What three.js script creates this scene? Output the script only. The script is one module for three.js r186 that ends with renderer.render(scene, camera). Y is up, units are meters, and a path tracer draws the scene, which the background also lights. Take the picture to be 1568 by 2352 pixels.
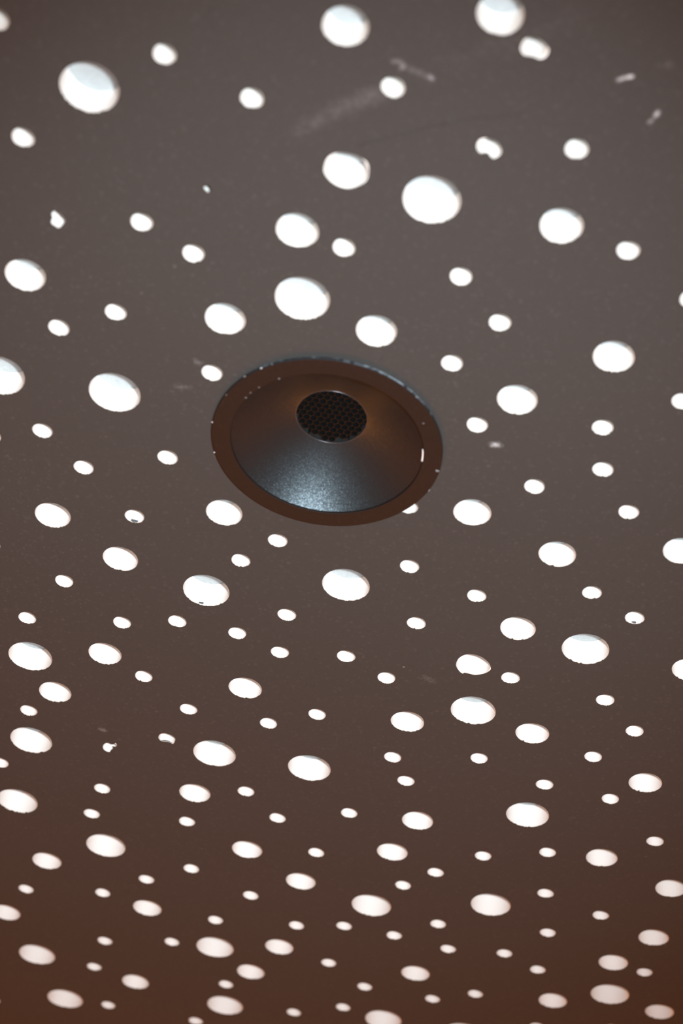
import * as THREE from 'three';
import { RoundedBoxGeometry } from 'three/addons/geometries/RoundedBoxGeometry.js';
import { mergeGeometries } from 'three/addons/utils/BufferGeometryUtils.js';
import { RectAreaLightUniformsLib } from 'three/addons/lights/RectAreaLightUniformsLib.js';

// ---------------------------------------------------------------- camera, light, exposure
const CEILING_Y = 2.4;                       // underside of the perforated ceiling
const CAMERA_Y = CEILING_Y - 0.5293;
const scene = new THREE.Scene();
scene.background = new THREE.Color(0x000000);
const camera = new THREE.PerspectiveCamera(29.634, 1568 / 2352, 0.01, 50);
camera.position.set(0.0097, CAMERA_Y, 0.5291);
camera.rotation.set(THREE.MathUtils.degToRad(43.0536), 0, THREE.MathUtils.degToRad(9.0369), 'YXZ');
camera.focus = 0.845;
camera.userData.fStop = 9;
camera.updateMatrixWorld(true);

const renderer = new THREE.WebGLRenderer({ antialias: true });
renderer.toneMapping = THREE.LinearToneMapping;
renderer.toneMappingExposure = 1.0;
renderer.shadowMap.enabled = true;
RectAreaLightUniformsLib.init();

const FLASH_AT = new THREE.Vector3(0.075, 0.018, 0.004);      // beside the lens, in the photographer's hands
const FLASH_COLOUR = new THREE.Color().setRGB(0.88, 1.0, 1.06);
const FLASH_CANDELA = 3.75;
// warm pendant lamps farther into the room, low across the ceiling
const LAMPS = [[-0.75, 0.96, -1.4], [-0.05, 0.96, -1.75], [0.65, 0.96, -2.1]];
const LAMP_COLOUR = new THREE.Color().setRGB(1.0, 0.29, 0.03);
const LAMP_CANDELA = 3.25;

const flashPos = FLASH_AT.clone().applyMatrix4(camera.matrixWorld);
const flashAim = new THREE.Vector3(-0.05, -0.035, -1).applyMatrix4(camera.matrixWorld);
const flashLight = new THREE.SpotLight(FLASH_COLOUR, FLASH_CANDELA, 0, THREE.MathUtils.degToRad(23.5), 1, 2);
flashLight.name = 'camera_flash_light';
flashLight.castShadow = true;
flashLight.shadow.radius = 0.75;
scene.add(flashLight, flashLight.target);
flashLight.position.copy(flashPos);
flashLight.target.position.copy(flashAim);

for (const at of LAMPS) {
  const lampLight = new THREE.PointLight(LAMP_COLOUR, LAMP_CANDELA, 0, 2);
  lampLight.name = 'pendant_lamp_light';
  lampLight.castShadow = true;
  lampLight.shadow.radius = 4.5;
  lampLight.position.set(...at);
  scene.add(lampLight);
}

// ---------------------------------------------------------------- helpers
let seed = 20240611;
const rnd = () => { seed = (seed + 0x6d2b79f5) | 0; let t = Math.imul(seed ^ (seed >>> 15), 1 | seed); t = (t + Math.imul(t ^ (t >>> 7), 61 | t)) ^ t; return ((t ^ (t >>> 14)) >>> 0) / 4294967296; };
const range = (a, b) => a + (b - a) * rnd();
const gauss = () => (rnd() + rnd() + rnd() + rnd() - 2) * 0.9;
const taken = new Map();
function numbered(name) {
  const n = taken.get(name) || 0;
  taken.set(name, n + 1);
  return n ? name + '_' + String(n).padStart(3, '0') : name;
}
function part(name, geometry, material, parent) {
  const m = new THREE.Mesh(geometry, material);
  m.name = numbered(name);
  m.castShadow = m.receiveShadow = true;
  parent.add(m);
  return m;
}
function group(name, x, y, z, data) {
  const g = new THREE.Group();
  g.name = numbered(name);
  g.position.set(x, y, z);
  g.userData = data;
  scene.add(g);
  return g;
}
function canvasTexture(w, h, paint, srgb = true) {
  const c = document.createElement('canvas');
  c.width = w; c.height = h;
  paint(c.getContext('2d'), w, h);
  const t = new THREE.CanvasTexture(c);
  if (srgb) t.colorSpace = THREE.SRGBColorSpace;
  t.wrapS = t.wrapT = THREE.RepeatWrapping;
  return t;
}
const mm = (v) => v / 1000;

// ---------------------------------------------------------------- the painted underside: colour with its scuffs and dust
// plane coordinates: x to the right, f into the room, in millimetres from the downlight's axis
const SHEET = { x0: -160, x1: 250, f0: -240, f1: 530, s: 2.6 };
const paintMap = canvasTexture(Math.round((SHEET.x1 - SHEET.x0) * SHEET.s), Math.round((SHEET.f1 - SHEET.f0) * SHEET.s), (g, w, h) => {
  const X = (x) => (x - SHEET.x0) * SHEET.s, Y = (f) => h - (f - SHEET.f0) * SHEET.s;
  g.fillStyle = '#3f3c3a'; g.fillRect(0, 0, w, h);
  for (let i = 0; i < 60000; i++) {                                      // roller texture, in flecks
    const v = rnd() < 0.5 ? '255,250,245' : '0,0,0';
    g.fillStyle = `rgba(${v},${range(0.01, 0.035)})`;
    g.fillRect(rnd() * w, rnd() * h, range(1, 3.5), range(1, 3.5));
  }
  const speck = (x, f, r, a, tone = '206,212,214') => { g.fillStyle = `rgba(${tone},${a})`; g.beginPath(); g.ellipse(X(x), Y(f), r * SHEET.s, r * SHEET.s * range(0.6, 1), rnd() * 3, 0, 7); g.fill(); };
  const smear = (points, width, n, a, size = 0.6, tone) => {             // grains of chalky dust rubbed along a line
    for (let i = 0; i < n; i++) {
      const t = rnd() * (points.length - 1), k = Math.floor(t), u = t - k, [ax, af] = points[k], [bx, bf] = points[Math.min(k + 1, points.length - 1)];
      speck(ax + (bx - ax) * u + gauss() * width, af + (bf - af) * u + gauss() * width, range(0.3, 1) * size, a * range(0.3, 1), tone);
    }
  };
  smear([[-26, -141], [-14, -152], [-5, -159], [2, -163]], 3.8, 2600, 0.007, 0.8);
  smear([[18, -176], [34, -186], [47, -194], [60, -203]], 4.8, 1800, 0.005, 0.9);
  smear([[3, -175], [5, -175.6], [7, -174.2], [6, -172.6]], 0.9, 420, 0.011);
  smear([[7, -174], [12, -172.7], [16, -171]], 1.3, 480, 0.009);
  smear([[15.5, -172], [17, -170.5]], 0.8, 160, 0.015);
  smear([[-4, -140.5], [7, -146.6], [18, -152.2], [31, -158.2], [47, -163]], 0.9, 1200, 0.018, 0.7, '8,6,5');
  smear([[74.6, -181.3], [76.6, -182.5], [79, -183.6]], 0.75, 420, 0.075, 0.5);
  smear([[77.5, -183], [79.2, -183.7]], 0.55, 200, 0.11, 0.4);
  smear([[90, -172.3], [89.4, -170]], 0.8, 300, 0.085, 0.45);
  smear([[89, -169], [87.6, -167]], 0.7, 130, 0.08, 0.4);
  smear([[86.5, -189], [91, -190]], 1.3, 60, 0.06, 0.5);
  smear([[62.2, -13], [65, -13.4]], 1.5, 420, 0.13, 0.42, '214,222,226');
  smear([[-53.8, -32], [-51, -30.5]], 1.3, 150, 0.06, 0.4);
  smear([[-61, -17], [-54, -17.6]], 1.3, 210, 0.05, 0.4);
  smear([[-85.5, 209], [-82.8, 210.2]], 1.4, 140, 0.07, 0.5);
  smear([[56, 133], [62, 136]], 1.6, 190, 0.07, 0.4);
  speck(47, 128.8, 0.45, 0.5); speck(-21, -183, 0.6, 0.1); speck(-74.5, -61, 0.7, 0.12); speck(-63, -76, 0.9, 0.12);
  for (let i = 0; i < 900; i++) speck(-150 + Math.abs(gauss()) * 62, range(35, 215), range(0.12, 0.34), range(0.04, 0.2));   // fine dust specks
  for (let i = 0; i < 260; i++) speck(range(-150, 240), range(-230, 500), range(0.1, 0.26), range(0.05, 0.22));
});
paintMap.repeat.set(1000 / (SHEET.x1 - SHEET.x0), 1000 / (SHEET.f1 - SHEET.f0));
paintMap.offset.set(-SHEET.x0 / (SHEET.x1 - SHEET.x0), -SHEET.f0 / (SHEET.f1 - SHEET.f0));

const rollerBump = canvasTexture(512, 512, (g, w, h) => {
  g.fillStyle = '#808080'; g.fillRect(0, 0, w, h);
  for (let i = 0; i < 14000; i++) { g.fillStyle = rnd() < 0.5 ? `rgba(255,255,255,${range(0.03, 0.12)})` : `rgba(0,0,0,${range(0.03, 0.12)})`; g.beginPath(); g.arc(rnd() * w, rnd() * h, range(1, 4), 0, 7); g.fill(); }
}, false);
rollerBump.repeat.set(1000 / 90, 1000 / 90);

const fleeceMap = canvasTexture(512, 512, (g, w, h) => {
  g.fillStyle = '#adb0b1'; g.fillRect(0, 0, w, h);
  for (let i = 0; i < 2600; i++) {
    g.strokeStyle = rnd() < 0.5 ? `rgba(210,215,218,${range(0.1, 0.4)})` : `rgba(130,140,146,${range(0.1, 0.35)})`;
    g.lineWidth = range(0.6, 1.8);
    const x = rnd() * w, y = rnd() * h, a = rnd() * 6.3, l = range(8, 40);
    g.beginPath(); g.moveTo(x, y); g.quadraticCurveTo(x + Math.cos(a) * l, y + Math.sin(a) * l, x + Math.cos(a + 0.6) * l * 1.6, y + Math.sin(a + 0.6) * l * 1.6); g.stroke();
  }
});
fleeceMap.repeat.set(1000 / 40, 1000 / 40);

const M = {
  paint: new THREE.MeshPhysicalMaterial({ name: 'matte_charcoal_paint', map: paintMap, roughness: 0.8, specularIntensity: 0.35, bumpMap: rollerBump, bumpScale: 0.00006 }),
  paperEdge: new THREE.MeshStandardMaterial({ name: 'cut_paper', color: 0xcfc3b4, roughness: 1 }),
  plaster: new THREE.MeshStandardMaterial({ name: 'bare_gypsum', color: 0xf6f4f0, roughness: 0.95 }),
  fleece: new THREE.MeshStandardMaterial({ name: 'acoustic_fleece', map: fleeceMap, roughness: 1 }),
};

// ---------------------------------------------------------------- the ceiling
const ROOM = { x0: -2.4, x1: 2.4, f0: -2.0, f1: 4.2 };
const LARGE = [[-94.7,-146.6],[-16.3,-70.4],[23.3,-123.1],[-128.1,-8.1],[-83.3,-8.7],[16.3,81.1],[-41.7,98.9],[-117.7,163.1],[13.7,214.0],[120.8,97.7],[-118.0,227.1],[-125.3,279.9],[-31.2,214.4],[-80.8,307.1],[81.2,151.5],[118.6,223.6],[56.1,323.4],[-116.7,426.2],[-20.4,388.7],[-101.0,470.5],[-11.1,449.2],[76.4,437.2],[120.9,437.2],[114.5,305.4],[189.3,372.7]];
const MEDIUM = [[-13.2,-185.3],[34.2,-198.3],[-117.3,-60.6],[-20.9,-100.9],[11.9,-60.6],[-6.8,-129.6],[68.4,-120.8],[-43.4,-54.9],[98.0,-66.3],[-107.4,66.8],[-37.1,48.8],[67.7,-38.0],[60.9,25.8],[-78.7,87.2],[-84.1,152.7],[-106.5,186.6],[-20.4,161.3],[53.8,167.0],[68.8,242.6],[98.1,42.1],[145.6,28.8],[90.7,91.4],[76.2,119.9],[166.1,100.3],[-38.6,249.1],[-110.9,330.1],[109.5,161.1],[165.9,184.3],[159.2,249.1],[-10.2,290.6],[60.4,272.4],[18.7,311.5],[13.4,377.9],[-132.9,387.1],[-57.9,360.1],[-61.8,438.9],[0.3,408.4],[87.0,382.8],[196.7,265.7],[198.7,311.7],[184.4,341.1],[161.8,388.4],[218.0,382.5]];
const SMALL = [[-125.1,-167.2],[-70.3,-164.2],[-117.3,-122.0],[4.6,-165.4],[-40.7,-152.6],[46.8,-188.3],[39.2,-147.7],[67.3,-152.9],[-75.5,-93.6],[-56.6,-83.2],[-83.8,-49.7],[-104.9,-37.6],[-4.0,-96.6],[92.7,-114.9],[38.2,-92.0],[55.1,-73.8],[118.6,-98.2],[-46.6,-27.0],[-111.4,18.3],[-132.2,25.8],[-61.4,22.1],[-94.8,35.4],[-73.5,59.5],[35.5,28.4],[-14.2,60.4],[-28.4,76.2],[40.8,63.4],[-6.4,106.3],[48.4,98.3],[-26.6,123.8],[-7.2,132.2],[21.5,127.8],[41.2,-50.9],[55.2,-22.0],[101.4,-30.8],[127.0,-50.3],[106.0,-9.1],[82.2,5.9],[120.5,11.7],[-102.5,107.4],[-118.8,136.2],[-77.0,129.1],[-53.0,122.2],[-66.3,164.6],[-133.8,91.6],[40.6,138.2],[13.2,172.2],[-8.0,184.5],[50.7,195.3],[59.1,212.0],[-14.3,240.9],[36.0,245.2],[2.4,258.9],[70.5,74.9],[116.2,61.7],[136.4,73.0],[93.3,124.6],[-118.9,203.9],[-133.2,249.5],[-80.7,222.6],[-45.0,183.5],[-53.9,209.0],[-83.5,257.6],[-88.3,280.6],[-41.2,274.3],[135.9,129.5],[152.9,147.8],[89.4,185.7],[139.1,171.1],[121.9,197.7],[153.2,200.7],[180.5,228.6],[103.9,263.4],[133.4,251.7],[23.8,283.4],[83.5,284.2],[69.4,300.3],[-5.3,332.0],[20.4,353.8],[44.7,347.0],[71.1,348.5],[91.6,330.8],[40.7,386.1],[100.1,353.3],[-122.0,360.3],[-81.6,352.1],[-59.3,332.5],[-36.9,315.8],[-21.8,361.2],[-79.6,400.2],[-43.6,390.2],[-85.0,429.6],[-12.1,425.9],[-76.4,469.9],[-26.4,472.2],[-142.6,485.8],[62.3,405.0],[99.5,406.5],[53.3,430.6],[27.2,444.8],[139.0,287.2],[169.1,299.1],[146.8,322.7],[129.0,348.9],[148.4,359.6],[201.7,345.7],[120.9,394.1],[158.6,418.3],[197.6,407.5]];
// holes whose outline the paint has partly closed, traced in the plane of the ceiling
const CLOGGED = [
  [[42.53,-188.55],[43.28,-190.83],[45.39,-191.92],[48.24,-191.48],[50.42,-189.74],[51.38,-188.3],[51.1,-186.08],[49.95,-184.78],[48.6,-184.53],[46.88,-185.03],[45.25,-185.0],[43.72,-185.25],[42.58,-186.94]],
  [[34.77,-148.18],[35.24,-150.33],[36.98,-151.55],[39.19,-151.38],[41.54,-150.37],[43.15,-148.02],[43.02,-145.92],[42.03,-144.54],[40.99,-144.04],[39.98,-144.56],[39.29,-145.5],[38.39,-145.92],[37.47,-145.62],[36.29,-145.33],[35.23,-146.49]],
  [[-106.11,-92.87],[-104.71,-92.24],[-103.16,-90.08],[-102.63,-88.55],[-103.93,-86.13],[-104.97,-85.13],[-106.01,-85.45],[-107.73,-86.88],[-107.3,-89.25],[-107.56,-91.15]],
  [[-54.53,-113.03],[-53.48,-114.11],[-52.45,-113.69],[-52.04,-112.7],[-52.57,-111.34],[-53.6,-111.77]],
  [[-83.82,223.1],[-83.03,220.56],[-81.33,219.3],[-79.6,219.76],[-78.56,219.72],[-77.9,218.61],[-77.17,220.16],[-77.83,221.5],[-79.01,221.47],[-78.84,222.94],[-79.84,224.73],[-80.5,226.43],[-81.89,226.45],[-83.3,225.3]],
  [[-57.94,208.66],[-57.02,205.9],[-54.68,204.71],[-51.93,205.35],[-49.98,207.69],[-50.32,210.65],[-51.09,211.9],[-53.05,211.04],[-55.78,211.31],[-57.18,210.53]],
  [[68.91,121.64],[69.46,116.94],[71.82,113.82],[74.81,112.76],[78.73,113.58],[82.39,116.68],[83.87,119.86],[83.77,121.93],[81.77,124.49],[78.25,126.42],[75.67,126.26],[73.42,126.12],[72.57,126.85],[70.73,125.26]],
  [[-14.39,-128.09],[-13.86,-133.11],[-11.49,-135.92],[-8.33,-136.72],[-3.85,-136.32],[-0.38,-134.47],[0.72,-131.41],[0.61,-127.35],[-1.31,-124.58],[-5.25,-122.31],[-9.04,-122.68],[-12.24,-124.65]],
];
const holes = [];
for (const [r, list] of [[10, LARGE], [7.5, MEDIUM], [4, SMALL]]) for (const [x, f] of list) holes.push({ x, f, r });
holes.push({ x: -53.3, f: -112.5, r: 4 }, { x: -105.5, f: -89, r: 4 });   // two that are nearly closed
const inside = (p, h) => Math.hypot(p[0] - h.x, p[1] - h.f) < h.r * 0.75;
for (const outline of CLOGGED) {
  const c = outline.reduce((s, p) => [s[0] + p[0] / outline.length, s[1] + p[1] / outline.length], [0, 0]);
  const h = holes.find((k) => inside(c, k));
  if (h) h.outline = outline;
}
// the same board goes on around the part that the photograph shows
const FRAME = [[-124, -175], [88, -213], [233, 391], [-139, 512]];
function beyond(x, f, margin) {
  let far = -1e9;
  for (let i = 0; i < 4; i++) {
    const [ax, af] = FRAME[i], [bx, bf] = FRAME[(i + 1) % 4], l = Math.hypot(bx - ax, bf - af);
    far = Math.max(far, ((x - ax) * (bf - af) - (f - af) * (bx - ax)) / l);
  }
  return far > margin;
}
const around = [];
for (let tries = 0; tries < 9000 && around.length < 520; tries++) {
  const x = range(-420, 520), f = range(-460, 800), k = rnd(), r = k < 0.14 ? 10 : k < 0.38 ? 7.5 : 4;
  if (!beyond(x, f, r + 6)) continue;
  if ([...holes, ...around].every((h) => Math.hypot(h.x - x, h.f - f) > h.r + r + 7 + (h.r + r) * 0.35)) around.push({ x, f, r });
}

function ragged(h) {                                                     // the paint film's edge: true on the near side, with nibs on the far side
  if (h.outline) {
    const c = new THREE.CatmullRomCurve3(h.outline.map(([x, f]) => new THREE.Vector3(x, f, 0)), true, 'catmullrom', 0.5);
    return c.getPoints(56).slice(0, 56).map((p) => [p.x, p.y]);
  }
  const n = h.r > 9 ? 180 : h.r > 6 ? 140 : 96, out = [], nibs = [];
  for (let i = 0, k = Math.round(h.r * range(1.2, 2.6)); i < k; i++) nibs.push([Math.PI / 2 + gauss() * 0.85, range(0.025, 0.085) * (4 / h.r) ** 0.6, range(0.06, 0.26) * (rnd() < 0.1 ? 2 : 1)]);
  const p1 = rnd() * 6.3, p2 = rnd() * 6.3;
  for (let i = 0; i < n; i++) {
    const a = (i / n) * Math.PI * 2;
    let r = h.r + Math.sin(a * 2 + p1) * 0.05 + Math.sin(a * 3 + p2) * 0.05;
    const far = Math.max(0, Math.sin(a));
    r -= far * range(0, 0.12);
    for (const [at, wide, deep] of nibs) r -= deep * Math.exp(-(((a - at) / wide) ** 2));
    out.push([h.x + Math.cos(a) * r, h.f + Math.sin(a) * r]);
  }
  return out;
}
const pathOf = (points) => { const p = new THREE.Path(); points.forEach(([x, f], i) => (i ? p.lineTo(mm(x), mm(f)) : p.moveTo(mm(x), mm(f)))); p.closePath(); return p; };
const circle = (x, f, r, n) => Array.from({ length: n }, (_, i) => [x + Math.cos((i / n) * 2 * Math.PI) * r, f + Math.sin((i / n) * 2 * Math.PI) * r]);
function plate(thickness, outlines) {
  const s = new THREE.Shape();
  s.moveTo(ROOM.x0, ROOM.f0); s.lineTo(ROOM.x1, ROOM.f0); s.lineTo(ROOM.x1, ROOM.f1); s.lineTo(ROOM.x0, ROOM.f1); s.closePath();
  s.holes = outlines.map(pathOf);
  const g = new THREE.ExtrudeGeometry(s, { depth: thickness, bevelEnabled: false, curveSegments: 1 });
  g.rotateX(-Math.PI / 2);                                               // shape y runs into the room, its depth runs up
  return g;
}
const FILM = 0.0002, BOARD = 0.0125, OPENING = 40.8;
const ceiling = group('ceiling', 0, CEILING_Y, 0, { kind: 'structure', label: 'dark brown-grey painted perforated plaster ceiling with scattered round holes in three sizes' });
const holeOutlines = [circle(0, 0, OPENING, 72), ...holes.map(ragged), ...around.map((h) => circle(h.x, h.f, h.r, 28))];
part('painted_face', plate(FILM, holeOutlines), [M.paint, M.paperEdge], ceiling);
const sleeve = 0.3;
const core = part('plasterboard_core', plate(BOARD - FILM, [circle(0, 0, OPENING, 72), ...[...holes, ...around].map((h) => circle(h.x, h.f, h.r + sleeve, 32))]), M.plaster, ceiling);
core.position.y = FILM;
const backing = part('acoustic_backing', plate(0.0006, [circle(0, 0, OPENING, 72)]), M.fleece, ceiling);
backing.position.y = BOARD;
const linings = new Map();
for (const r of [4, 7.5, 10]) {
  const n = r > 9 ? 72 : r > 6 ? 60 : 44, top = BOARD - FILM, R = mm(r), R2 = mm(r + sleeve - 0.02);
  const inner = new THREE.CylinderGeometry(R, R, top, n, 1, true); inner.translate(0, top / 2, 0);
  inner.index.array.reverse(); inner.attributes.normal.array.forEach((v, i, a) => { a[i] = -v; });
  const low = new THREE.RingGeometry(R, R2, n); low.rotateX(Math.PI / 2);
  linings.set(r, mergeGeometries([inner, low]));
}
for (const h of holes) {
  const m = part('perforation', linings.get(h.r), M.plaster, ceiling);
  m.position.set(mm(h.x), FILM, -mm(h.f));
}
{
  const rest = around.map((h) => linings.get(h.r).clone().translate(mm(h.x), FILM, -mm(h.f)));
  part('perforations_beyond', mergeGeometries(rest), M.plaster, ceiling).userData.kind = 'stuff';
}
// ---------------------------------------------------------------- hardened filler left inside a few holes
const fillerMat = new THREE.MeshStandardMaterial({ name: 'grey_filler', color: 0x55585a, roughness: 0.8 });
function blob(rx, ry, rz, rough = 0.25, detail = 2) {
  const g = new THREE.IcosahedronGeometry(1, detail), p = g.attributes.position, v = new THREE.Vector3();
  const k = [range(1, 3), range(1, 3), range(1, 3)], ph = [rnd() * 6, rnd() * 6, rnd() * 6];
  for (let i = 0; i < p.count; i++) {
    v.fromBufferAttribute(p, i);
    const s = 1 + rough * (Math.sin(v.x * k[0] * 2 + ph[0]) * 0.5 + Math.sin(v.y * k[1] * 2 + ph[1]) * 0.3 + Math.sin(v.z * k[2] * 2.6 + ph[2]) * 0.4);
    p.setXYZ(i, v.x * rx * s, v.y * ry * s, v.z * rz * s);
  }
  g.computeVertexNormals();
  return g;
}
for (const [x, f, rx, rf] of [[-53.6, 212.6, 2.6, 0.8], [-73.3, 63.2, 1.6, 0.35], [136.9, 77.0, 1.3, 0.25], [-43.4, 108.5, 0.8, 0.4]]) {
  const b = part('filler_lump', blob(mm(rx), mm(0.5), mm(rf), 0.6, 3), fillerMat, ceiling);
  b.position.set(mm(x), 0.0009, -mm(f));
}

// ---------------------------------------------------------------- the recessed downlight
const light = group('recessed_downlight', 0, CEILING_Y, 0, {
  label: 'round recessed ceiling downlight with brown trim ring, dished metallic reflector and black honeycomb centre', category: 'downlight',
});
const flakeNormal = (() => {
  const n = 512, d = new Uint8Array(n * n * 4);
  for (let i = 0; i < n * n; i++) {
    const a = rnd() * Math.PI * 2, t = Math.abs(gauss()) * 0.3;
    d[i * 4] = 128 + 127 * Math.cos(a) * t; d[i * 4 + 1] = 128 + 127 * Math.sin(a) * t; d[i * 4 + 2] = 128 + 127 * Math.sqrt(Math.max(0, 1 - t * t)); d[i * 4 + 3] = 255;
  }
  const t = new THREE.DataTexture(d, n, n);
  t.wrapS = t.wrapT = THREE.RepeatWrapping; t.magFilter = THREE.LinearFilter; t.minFilter = THREE.LinearFilter; t.needsUpdate = true;
  t.repeat.set(1.6, 0.28);
  return t;
})();
const ringMap = canvasTexture(1024, 128, (g, w, h) => {
  g.fillStyle = '#201815'; g.fillRect(0, 0, w, h);
  for (let i = 0; i < 5000; i++) { g.fillStyle = rnd() < 0.5 ? `rgba(120,90,75,${range(0.02, 0.08)})` : `rgba(0,0,0,${range(0.02, 0.1)})`; g.fillRect(rnd() * w, rnd() * h, range(1, 3), range(1, 3)); }
});
const wornMap = canvasTexture(2048, 32, (g, w, h) => {                   // the ring's outer edge, rubbed bare in patches
  g.fillStyle = '#23262a'; g.fillRect(0, 0, w, h);
  const near = (a, b) => Math.min(Math.abs(a - b), 360 - Math.abs(a - b));
  for (let i = 0; i < 2600; i++) {
    const x = rnd() * w, a = (x / w) * 360;
    const worn = Math.max(0.03, Math.exp(-((near(a, 26) / 20) ** 2)), 0.2 * Math.exp(-((near(a, 334) / 11) ** 2)));
    if (rnd() > worn) continue;
    g.fillStyle = `rgba(150,160,168,${range(0.12, 0.45)})`; g.fillRect(x, h * range(0, 0.75), range(3, 22), range(3, 10));
  }
});
const D = {
  ring: new THREE.MeshPhysicalMaterial({ name: 'chocolate_powder_coat', map: ringMap, roughness: 0.6, specularIntensity: 0.3 }),
  edge: new THREE.MeshStandardMaterial({ name: 'worn_edge', map: wornMap, roughness: 0.6 }),
  cone: new THREE.MeshPhysicalMaterial({ name: 'dark_metallic_lacquer', color: new THREE.Color().setRGB(0.0105, 0.009, 0.0085), roughness: 0.39, ior: 1.84, specularColor: new THREE.Color().setRGB(0.74, 0.9, 1.0), normalMap: flakeNormal, normalScale: new THREE.Vector2(0.5, 0.5) }),
  black: new THREE.MeshStandardMaterial({ name: 'black_louvre', color: 0x050505, roughness: 0.5 }),
  inside: new THREE.MeshStandardMaterial({ name: 'black_inside', color: 0x060606, roughness: 0.9 }),
  steel: new THREE.MeshStandardMaterial({ name: 'bright_lip', color: 0x6c7078, roughness: 0.3, metalness: 0.8 }),
  can: new THREE.MeshStandardMaterial({ name: 'galvanised_can', color: 0x77797b, roughness: 0.5, metalness: 0.7 }),
  chip: new THREE.MeshStandardMaterial({ name: 'chipped_paint', color: 0x74797d, roughness: 0.8 }),
  chipWhite: new THREE.MeshStandardMaterial({ name: 'white_undercoat', color: 0xeceef0, roughness: 0.6 }),
};
const lathe = (points, n = 160) => new THREE.LatheGeometry(points.map(([r, y]) => new THREE.Vector2(mm(r), mm(y))), n);
const OUT = 44.87, IN = 37.42, LOW = -2;
// flange: inner lip, face, rounded outer shoulder
const ringProfile = [[IN + 0.5, -0.6], [IN, -1.0], [IN, LOW + 0.25], [IN + 0.08, LOW + 0.07], [IN + 0.25, LOW], [40, LOW], [OUT - 0.3, LOW], [OUT - 0.1, LOW + 0.06], [OUT, LOW + 0.2]];
part('trim_ring', lathe(ringProfile.slice().reverse()), D.ring, light);
part('ring_edge', lathe([[OUT - 1.2, -0.35], [OUT - 0.2, -0.35], [OUT, -0.55], [OUT, LOW + 0.2]].slice().reverse()), D.edge, light).userData.label = 'outer edge of the ring, rubbed bare in patches';
part('clamp_collar', lathe([[OPENING - 0.3, -0.4], [OUT - 1.1, -0.4], [OUT - 1.1, 0], [OPENING - 0.3, 0.2], [OPENING - 0.3, 20], [OPENING - 1, 20], [OPENING - 1, -0.4]].slice().reverse()), D.inside, light);
const RIM = IN + 0.45, GRILLE_R = 14.05, GRILLE_Y = 14.3, dish = [];
for (let i = 0; i <= 40; i++) {
  const t = (i / 40) * (RIM - GRILLE_R), span = RIM - GRILLE_R, rise = GRILLE_Y + 0.7, s0 = 0.85, s1 = (2 * rise) / span - s0;
  dish.push([RIM - t, -0.7 + s0 * t + ((s1 - s0) * t * t) / (2 * span)]);
}
part('reflector', lathe(dish, 192), D.cone, light).userData.label = 'dished reflector in dark metallic lacquer';
const lip = part('louvre_rim', new THREE.TorusGeometry(mm(GRILLE_R), mm(0.09), 10, 120), D.steel, light);
lip.rotation.x = Math.PI / 2; lip.position.y = mm(GRILLE_Y);
const walls = [];
{
  const pitch = 2.8, side = pitch / Math.sqrt(3), tall = 3.2;
  for (let row = -8; row <= 8; row++) for (let col = -8; col <= 8; col++) {
    const cx = (col + (row & 1 ? 0.5 : 0)) * pitch, cf = row * side * 1.5;
    for (const k of [0, 1, 2]) {
      const a = (k * Math.PI) / 3, wx = cx + (Math.cos(a) * pitch) / 2, wf = cf + (Math.sin(a) * pitch) / 2;
      if (Math.hypot(wx, wf) > GRILLE_R - 0.4) continue;
      const b = new THREE.BoxGeometry(mm(0.11), mm(tall), mm(side));
      b.rotateY(a); b.translate(mm(wx), mm(GRILLE_Y + 0.4 + tall / 2), -mm(wf));
      walls.push(b);
    }
  }
}
part('honeycomb_louvre', mergeGeometries(walls), D.black, light).userData.label = 'black honeycomb louvre over the lamp';
part('lamp_chamber', lathe([[GRILLE_R, GRILLE_Y], [GRILLE_R, GRILLE_Y + 9], [0.01, GRILLE_Y + 9]], 72), D.inside, light);
part('housing', lathe([[OPENING - 1, 3], [OPENING - 1, 48], [0.01, 48]], 72), D.can, light);
// chips and crumbs on the trim: angle round the ring (0 = right, 90 = into the room), radius, height, sizes in mm
for (const [deg, r, y, along, across, kind] of CHIPS()) {
  const a = THREE.MathUtils.degToRad(deg), g = blob(mm(across * range(0.45, 0.75)), mm(0.1), mm(along * range(0.5, 0.9)), 0.7, 2);
  const m = part('paint_chip', g, kind ? D.chipWhite : D.chip, light);
  m.position.set(Math.cos(a) * mm(r), mm(y), -Math.sin(a) * mm(r));
  m.rotation.y = a;
}
function CHIPS() {
  return [
    [163, 44.9, -1.9, 0.5, 0.45, 1],
    [215, 38.2, -2.0, 0.45, 0.4, 0],
    [210, 37.9, -2.0, 0.6, 0.35, 0],
    [222, 38.0, -2.0, 0.35, 0.3, 0],
    [236, 37.9, -2.0, 0.5, 0.4, 0],
    [221, 45.0, -1.7, 0.8, 0.4, 0],
    [231, 44.9, -1.6, 0.5, 0.35, 1],
    [237, 44.9, -1.6, 0.6, 0.35, 0],
    [313, 44.8, -1.8, 0.9, 0.5, 0],
    [330, 40.4, -2.0, 0.5, 0.35, 0],
    [5, 44.0, -2.0, 0.9, 0.7, 0],
    [20, 44.9, -1.9, 0.6, 0.4, 0],
    [184, 44.9, -1.9, 0.35, 0.3, 1],
    [205, 44.5, -2.0, 0.3, 0.25, 0],
  ];
}
{ // a long chip that bares the white undercoat on the inner lip
  const g = new THREE.TorusGeometry(mm(IN + 0.02), mm(0.55), 8, 24, THREE.MathUtils.degToRad(9));
  g.rotateX(-Math.PI / 2); g.scale(1, 0.9, 1);
  const m = part('paint_chip', g, D.chipWhite, light);
  m.rotation.y = THREE.MathUtils.degToRad(-9); m.position.y = mm(-1.45);
  m.userData.label = 'long white chip on the inner lip';
}

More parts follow.
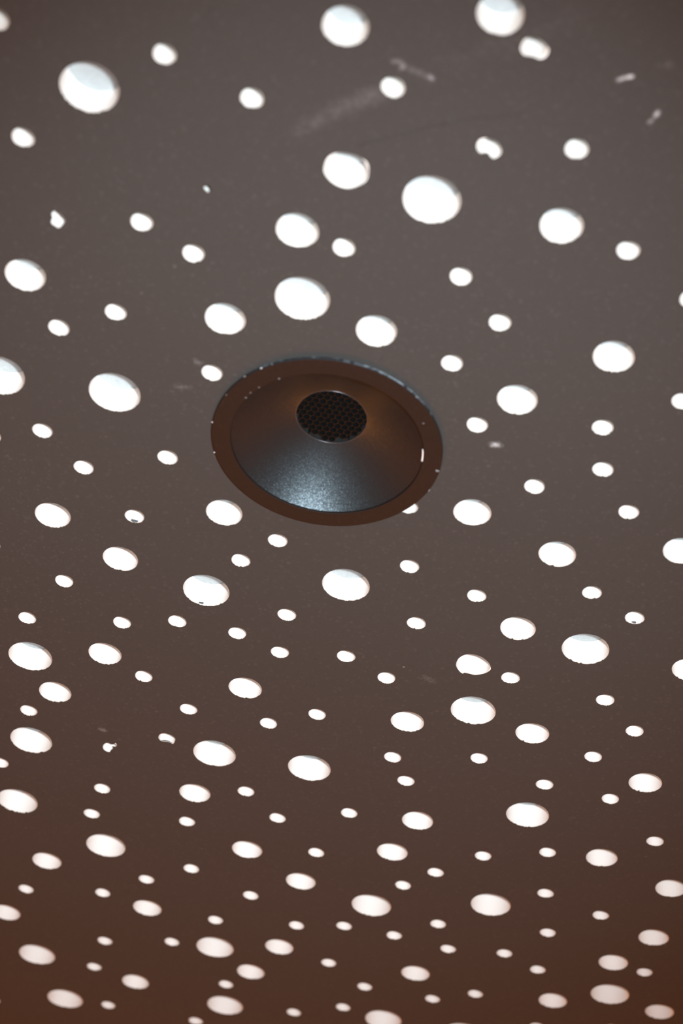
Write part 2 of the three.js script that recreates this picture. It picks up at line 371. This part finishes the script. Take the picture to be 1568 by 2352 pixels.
// ---------------------------------------------------------------- the rest of the room, outside the frame
const wallMat = new THREE.MeshStandardMaterial({ name: 'warm_plaster', color: 0xc8b096, roughness: 0.8 });
const floorMat = new THREE.MeshStandardMaterial({ name: 'oak_boards', color: 0x6e5540, roughness: 0.6 });
function slab(name, w, h, d, x, y, z, m) {
  const s = part(name, new THREE.BoxGeometry(w, h, d), m, scene);
  s.position.set(x, y, z);
  s.userData = { kind: 'structure' };
}
const W = ROOM.x1 - ROOM.x0, L = ROOM.f1 - ROOM.f0, CX = (ROOM.x0 + ROOM.x1) / 2, CZ = -(ROOM.f0 + ROOM.f1) / 2;
slab('floor', W, 0.1, L, CX, -0.05, CZ, floorMat);
slab('wall_left', 0.1, 2.55, L + 0.2, ROOM.x0 - 0.05, 1.175, CZ, wallMat);
slab('wall_right', 0.1, 2.55, L + 0.2, ROOM.x1 + 0.05, 1.175, CZ, wallMat);
slab('wall_front', W, 2.55, 0.1, CX, 1.175, -ROOM.f1 - 0.05, wallMat);
slab('wall_back', W, 2.55, 0.1, CX, 1.175, -ROOM.f0 + 0.05, wallMat);

// opal globes on cords
{
  const glow = new THREE.MeshStandardMaterial({ name: 'opal_glow', color: 0xffe0b8, emissive: LAMP_COLOUR, emissiveIntensity: 3 });
  const brass = new THREE.MeshStandardMaterial({ name: 'brass', color: 0x7a5a2c, roughness: 0.4, metalness: 0.9 });
  const which = ['warm opal globe pendant lamp nearest to the downlight', 'middle one of the three warm opal globe pendant lamps', 'warm opal globe pendant lamp nearest to the end wall'];
  LAMPS.forEach(([x, y, z], i) => {
    const lamp = group('pendant_lamp', x, CEILING_Y, z, { label: which[i], category: 'lamp', group: 'warm globe pendants' });
    const drop = CEILING_Y - y;
    part('canopy', lathe([[48, 0], [47, -8], [30, -16], [4, -18], [0.01, -18]], 48), brass, lamp);
    part('cord', new THREE.CylinderGeometry(0.003, 0.003, drop - 0.12, 10), D.inside, lamp).position.y = -(drop - 0.12) / 2 - 0.01;
    part('globe', new THREE.SphereGeometry(0.105, 40, 28), glow, lamp).position.y = -drop;
    part('collar', new THREE.CylinderGeometry(0.018, 0.03, 0.03, 24), brass, lamp).position.y = -drop + 0.112;
  });
}
// flash gun beside the lens
{
  const f = group('camera_flash', flashPos.x, flashPos.y, flashPos.z, { label: 'small camera flash held beside the lens and aimed at the ceiling', category: 'flash' });
  f.quaternion.copy(camera.quaternion);
  const tube = new THREE.MeshStandardMaterial({ name: 'flash_window', color: 0xf4f6f8, emissive: FLASH_COLOUR, emissiveIntensity: 4, roughness: 0.4 });
  const body = part('flash_body', new RoundedBoxGeometry(0.05, 0.07, 0.04, 3, 0.005), D.black, f);
  body.position.set(0.002, 0, 0.032);
  part('flash_window', new RoundedBoxGeometry(0.03, 0.045, 0.004, 2, 0.001), tube, f).position.set(0, 0, 0.0095);
}
renderer.render(scene, camera);
